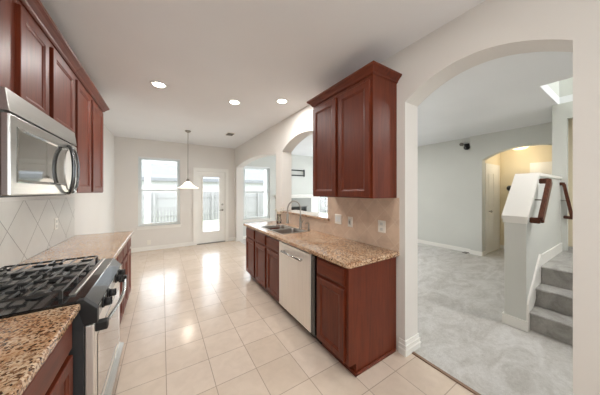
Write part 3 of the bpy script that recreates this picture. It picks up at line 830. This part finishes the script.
# ------------------------------------------------------------------ ceiling fixtures
def downlight(x, y, label, power=10, group=None):
    root = empty('recessed_downlight', (x, y, ZC), label, 'ceiling light', group)
    t_ = MB(); prof = [(0.062, ZC - 0.001), (0.062, ZC - 0.006), (0.088, ZC - 0.005), (0.092, ZC - 0.0005)]
    t_.lathe(prof, x, y, 28).build('trim_ring', 'white', root)
    MB().lathe([(0.001, ZC - 0.0095), (0.060, ZC - 0.0095), (0.060, ZC - 0.0065)], x, y, 24).build('lens', 'bulb', root)
    l = bpy.data.lights.new('lamp', 'AREA'); l.shape = 'DISK'; l.size = 0.12; l.energy = power; l.color = (1.0, 0.975, 0.95)
    lo = bpy.data.objects.new('lamp', l); lo.location = (0, 0, -0.014); lo.parent = root; col.objects.link(lo)
    return root
downlight(-0.034, 3.136, 'round white recessed light, leftmost of the three on the kitchen ceiling')
downlight(0.88, 3.17, 'round white recessed light, middle of the three on the kitchen ceiling')
downlight(1.443, 2.775, 'round white recessed light nearest the upper cabinet beside the pass-through')
for x, y in ((0.0, 0.9), (0.9, 0.9), (0.45, -0.9)):
    downlight(x, y, 'round white recessed light added out of view to fill the near kitchen', 4, 'added recessed lights out of view')  # lamps added above the frame to brighten the near kitchen

downlight(3.5, -0.15, 'unseen recessed light added to brighten the stairs', 20)  # lamp added out of view for the steps and half wall
downlight(4.2, 3.4, 'unseen recessed light added to brighten the living room walls', 20)  # lamp added behind the upper cabinet to light the walls evenly
v = empty('ceiling_vent', (1.27, 5.0, ZC), 'small grey slatted air vent on the breakfast area ceiling', 'vent')
m = MB(); m.box(1.20, 1.37, 4.87, 5.13, ZC - 0.008, ZC - 0.0005, 0.003).build('vent_frame', 'plate', v)
s = MB()
for i in range(8): s.box(1.215, 1.355, 4.89 + i * 0.028, 4.905 + i * 0.028, ZC - 0.013, ZC - 0.008)
s.build('slats', 'grey', v)

pd = empty('pendant_lamp', (0.461, 5.2, ZC), 'white glass bell pendant lamp hanging on a nickel rod in the breakfast area', 'pendant lamp')
MB().lathe([(0.055, ZC - 0.0005), (0.055, ZC - 0.02), (0.02, ZC - 0.04), (0.008, ZC - 0.05)], 0.461, 5.2, 20).build('canopy', 'nickel', pd)
MB().tube([(0.461, 5.2, ZC - 0.05), (0.461, 5.2, 1.71)], 0.006, 8).build('rod', 'nickel', pd)
MB().lathe([(0.008, 1.735), (0.03, 1.72), (0.034, 1.685), (0.03, 1.68)], 0.461, 5.2, 16).build('socket', 'nickel', pd)
MB().lathe([(0.035, 1.682), (0.06, 1.665), (0.10, 1.61), (0.15, 1.572), (0.205, 1.548), (0.212, 1.540), (0.205, 1.542), (0.148, 1.564), (0.095, 1.602), (0.055, 1.655), (0.030, 1.672)], 0.461, 5.2, 32).build('lamp_shade', 'shade', pd)
pl = bpy.data.lights.new('lamp', 'POINT'); pl.energy = 6; pl.color = (1, 0.9, 0.78); pl.shadow_soft_size = 0.05
plo = bpy.data.objects.new('lamp', pl); plo.location = (0, 0, 1.60 - ZC - 0.09); plo.parent = pd; col.objects.link(plo)

# ------------------------------------------------------------------ stairs
stp = MB()
sy0, sy1 = -0.30, 0.68
for i in range(3):
    xa = 3.30 + i * 0.23; z = 0.2 * (i + 1)
    xe = 3.30 + (i + 1) * 0.23 if i < 2 else 5.40
    stp.box(xa, xe, sy0, sy1, 0.0, z - 0.03)
    stp.box(xa - 0.025, xe, sy0, sy1, z - 0.03, z, 0.012, 2)
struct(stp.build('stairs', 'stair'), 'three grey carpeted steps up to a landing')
pw = MB()
pts = [(3.24, 0.0), (3.24, 1.19), (3.70, 1.655), (4.949, 1.655), (4.949, 0.0)]
pw.prism(pts, 'y', 0.68, 0.855)
struct(pw.build('wall_stair', 'wall_lr'), 'half wall beside the stairs with a sloped cap')
cp_ = MB()
cp_.prism([(3.215, 1.168), (3.215, 1.205), (3.688, 1.687), (4.949, 1.687), (4.949, 1.655), (3.70, 1.655), (3.235, 1.185)], 'y', 0.665, 0.872)
cp_.prism([(3.225, 1.13), (3.225, 1.18), (3.24, 1.19), (3.24, 1.13)], 'y', 0.672, 0.865)
struct(cp_.build('trim_2', 'trim'), 'white cap board of the stair half wall')
sk_ = MB()
z0 = 0.0
poly = [(3.24, 0.11), (3.25, 0.28), (3.29, 0.34), (3.48, 0.50), (3.52, 0.54), (3.74, 0.74), (3.80, 0.72), (4.949, 0.72), (4.949, 0.58), (3.7, 0.40), (3.3, 0.11)]
sk_.prism(poly, 'y', 0.664, 0.68)
sk_.box(3.222, 3.24, 0.664, 0.872, 0, 0.11); sk_.box(3.24, 3.298, 0.664, 0.68, 0, 0.11); sk_.box(3.24, 4.94, 0.855, 0.872, 0, 0.11)
struct(sk_.build('trim_3', 'trim'), 'white skirting of the stair half wall')
def handrail(pw0, pw1, pr0, pr1, label, t=0.038, hgt=0.085, rh=0.06, flat=(0, 1, 0)):
    """rail from pr0 (low) to pr1 (high) with returns to the wall points pw0, pw1"""
    root = empty('handrail', pr0, label, 'handrail')
    def bar(a, b, w_, h_, nm):
        a, b = Vector(a), Vector(b); d_ = (b - a).normalized()
        ref = flat if nm == 'rail' else Vector((0, 0, 1))
        side = d_.cross(ref).normalized() * (h_ if nm == 'rail' else w_) / 2; up = side.cross(d_).normalized() * (w_ if nm == 'rail' else h_) / 2
        m_ = MB(); A = [m_.bm.verts.new(a + q) for q in (side + up, -side + up, -side - up, side - up)]
        B_ = [m_.bm.verts.new(b + q) for q in (side + up, -side + up, -side - up, side - up)]
        m_.bm.faces.new(A); m_.bm.faces.new(B_[::-1])
        for k in range(4): m_.bm.faces.new((A[k], B_[k], B_[(k + 1) % 4], A[(k + 1) % 4]))
        bmesh.ops.bevel(m_.bm, geom=m_.bm.edges[:], offset=0.006, segments=2, affect='EDGES')
        m_.build(nm, 'rail', root)
    flat = Vector(flat)
    bar(pr0, pr1, t, hgt, 'rail')
    bar(pw0, pr0, 0.045, rh, 'return_block'); bar(pw1, pr1, 0.045, rh, 'return_block')
    m_ = MB(); a, b = Vector(pw0).lerp(Vector(pw1), .5), Vector(pr0).lerp(Vector(pr1), .5)
    m_.tube([a, b], 0.007, 8); m_.build('bracket', 'nickel', root)
handrail((3.29, 0.664, 1.17), (3.67, 0.664, 1.59), (3.29, 0.585, 1.17), (3.67, 0.585, 1.59), 'dark brown wooden handrail fixed to the stair half wall, left of the two handrails')
handrail((4.948, 0.640, 1.10), (4.948, 0.735, 1.58), (4.86, 0.562, 1.10), (4.86, 0.640, 1.58), 'dark brown wooden handrail behind the stair landing, right of the two handrails', t=0.03, hgt=0.035, rh=0.045, flat=(1, 0, 0))

# ------------------------------------------------------------------ living room and foyer fittings
fb = empty('fireplace', (4.1, YB, 0), 'white mantel fireplace with grey tile surround on the living room back wall', 'fireplace')
MB().box(3.2, 4.95, YB - 0.02, YB - 0.0005, 0.004, 1.24).build('mantel_panel', 'trim', fb)
MB().box(3.15, 5.0, YB - 0.20, YB - 0.001, 1.30, 1.36, 0.006).box(3.2, 4.95, YB - 0.14, YB - 0.001, 1.24, 1.30, 0.01).build('mantel_shelf', 'trim', fb)
MB().box(3.48, 4.63, YB - 0.035, YB - 0.02, 0.004, 1.23).build('tile_surround', 'firetile', fb)
MB().box(3.72, 4.42, YB - 0.045, YB - 0.035, 0.1, 0.93).build('firebox', 'black', fb)
MB().box(3.66, 4.48, YB - 0.055, YB - 0.045, 0.93, 0.955).build('firebox_trim', 'grey', fb)
tb = empty('tv_wall_mount', (4.1, YB, 2.12), 'black metal television bracket on the wall above the mantel', 'wall mount')
MB().box(3.55, 4.34, YB - 0.03, YB - 0.001, 2.195, 2.235, 0.002).box(3.55, 4.34, YB - 0.03, YB - 0.001, 2.015, 2.055, 0.002).build('rail', 'blackp', tb)
MB().box(4.285, 4.345, YB - 0.045, YB - 0.03, 2.0, 2.25, 0.002).build('arm', 'blackp', tb)

sc_ = empty('security_camera', (XLR + 0.055, 2.34, 2.56), 'small black corner camera high on the living room wall', 'camera')
MB().box(XLR + 0.03, XLR + 0.06, 2.27, 2.37, 2.52, 2.62, 0.006).build('mount_plate', 'blackp', sc_)
MB().lathe([(0.02, XLR - 0.08), (0.05, XLR - 0.07), (0.05, XLR), (0.02, XLR + 0.03)], 2.29, 2.51, 16, 'x').build('camera_head', 'blackp', sc_)
MB().lathe([(0.01, XLR - 0.05), (0.04, XLR - 0.04), (0.04, XLR + 0.01), (0.02, XLR + 0.03)], 2.40, 2.61, 16, 'x').build('sensor_head', 'grey', sc_)
MB().lathe([(0.001, XLR - 0.084), (0.018, XLR - 0.084), (0.018, XLR - 0.08)], 2.29, 2.51, 12, 'x').build('lens', 'darkglass', sc_)
th = empty('thermostat', (7.35, 1.83, 1.55), 'round black thermostat on the cream foyer wall', 'thermostat')
MB().lathe([(0.05, 7.349), (0.055, 7.34), (0.05, 7.31), (0.001, 7.306)], 1.83, 1.55, 20, 'x').build('dial', 'blackp', th)
MB().lathe([(0.068, 7.3495), (0.068, 7.343)], 1.83, 1.55, 20, 'x').build('ring', 'grey', th)
fl = empty('foyer_ceiling_light', (7.2, 1.62, ZC), 'warm white bowl ceiling light in the foyer', 'ceiling light')
MB().lathe([(0.06, ZC - 0.0005), (0.06, ZC - 0.02), (0.015, ZC - 0.03), (0.015, ZC - 0.20)], 7.2, 1.62, 16).build('stem', 'nickel', fl)
MB().lathe([(0.17, ZC - 0.20), (0.16, ZC - 0.24), (0.10, ZC - 0.285), (0.001, ZC - 0.30)], 7.2, 1.62, 24).build('glass_bowl', 'fbulb', fl)
ql = bpy.data.lights.new('lamp', 'POINT'); ql.energy = 7; ql.color = (1.0, 0.88, 0.68); ql.shadow_soft_size = 0.12
qo = bpy.data.objects.new('lamp', ql); qo.location = (-0.35, -0.1, -0.6); qo.parent = fl; col.objects.link(qo)
r_ = empty('floor_register', (6.12, 2.33, 0), 'small dark metal register on the carpet at the living room wall', 'register')
MB().box(6.06, 6.19, 2.27, 2.36, 0.004, 0.02, 0.003).build('register_frame', 'grey', r_)
plate_o = empty('wall_outlet', (-0.28, YB, 0.33), 'white wall outlet low under the breakfast area window', 'outlet')
MB().box(-0.32, -0.245, YB - 0.006, YB - 0.0005, 0.14, 0.258, 0.002).build('cover_plate', 'plate', plate_o)

# ------------------------------------------------------------------ outside
struct(MB().box(-14, 20, YB + 0.16, 11.5, -0.25, -0.15).build('ground', 'concrete'), 'pale patio slab outside')
struct(MB().box(-14, 20, 11.5, 40, -0.35, -0.25).build('ground', 'lawn'), 'pale lawn outside')
fn = empty('privacy_fence', (2, 14.0, -0.25), 'weathered grey wooden plank fence across the back yard', 'fence')
s = MB(); x = -12.0
while x < 18:
    s.box(x, x + 0.135, 14.0, 14.02, -0.25, 1.45 + 0.012 * random.random()); x += 0.145
s.build('planks', 'fence', fn)
s = MB(); s.box(-12, 18, 13.96, 14.0, 0.1, 0.19); s.box(-12, 18, 13.96, 14.0, 1.1, 1.19); s.build('rails', 'fence', fn)
for i in range(11):
    MB().box(-12 + i * 2.9, -11.9 + i * 2.9, 13.86, 13.96, -0.25, 1.4).build('post', 'fence', fn)
pc = empty('patio_frame', (0.5, 9.0, -0.15), 'white patio post and beam standing outside the breakfast window', 'patio frame')
for x in (-0.42, 3.9): MB().box(x - 0.08, x + 0.08, 8.92, 9.08, -0.15, 2.42).build('post', 'white', pc)
MB().box(-3, 4.0, 8.9, 9.1, 2.42, 2.66).build('beam', 'siding', pc)
nh = empty('neighbour_house', (2, 24, -0.25), 'pale neighbouring house behind the fence', 'house')
MB().box(-10, 14, 22, 30, -0.25, 2.5).build('house_wall', 'siding', nh)
MB().box(-10.4, 14.4, 21.5, 22, 2.35, 2.62).build('eave', 'roof', nh)
MB().prism([(21.5, 2.62), (30.4, 2.62), (26, 5.0)], 'x', -10.4, 14.4).build('roof', 'roof', nh)
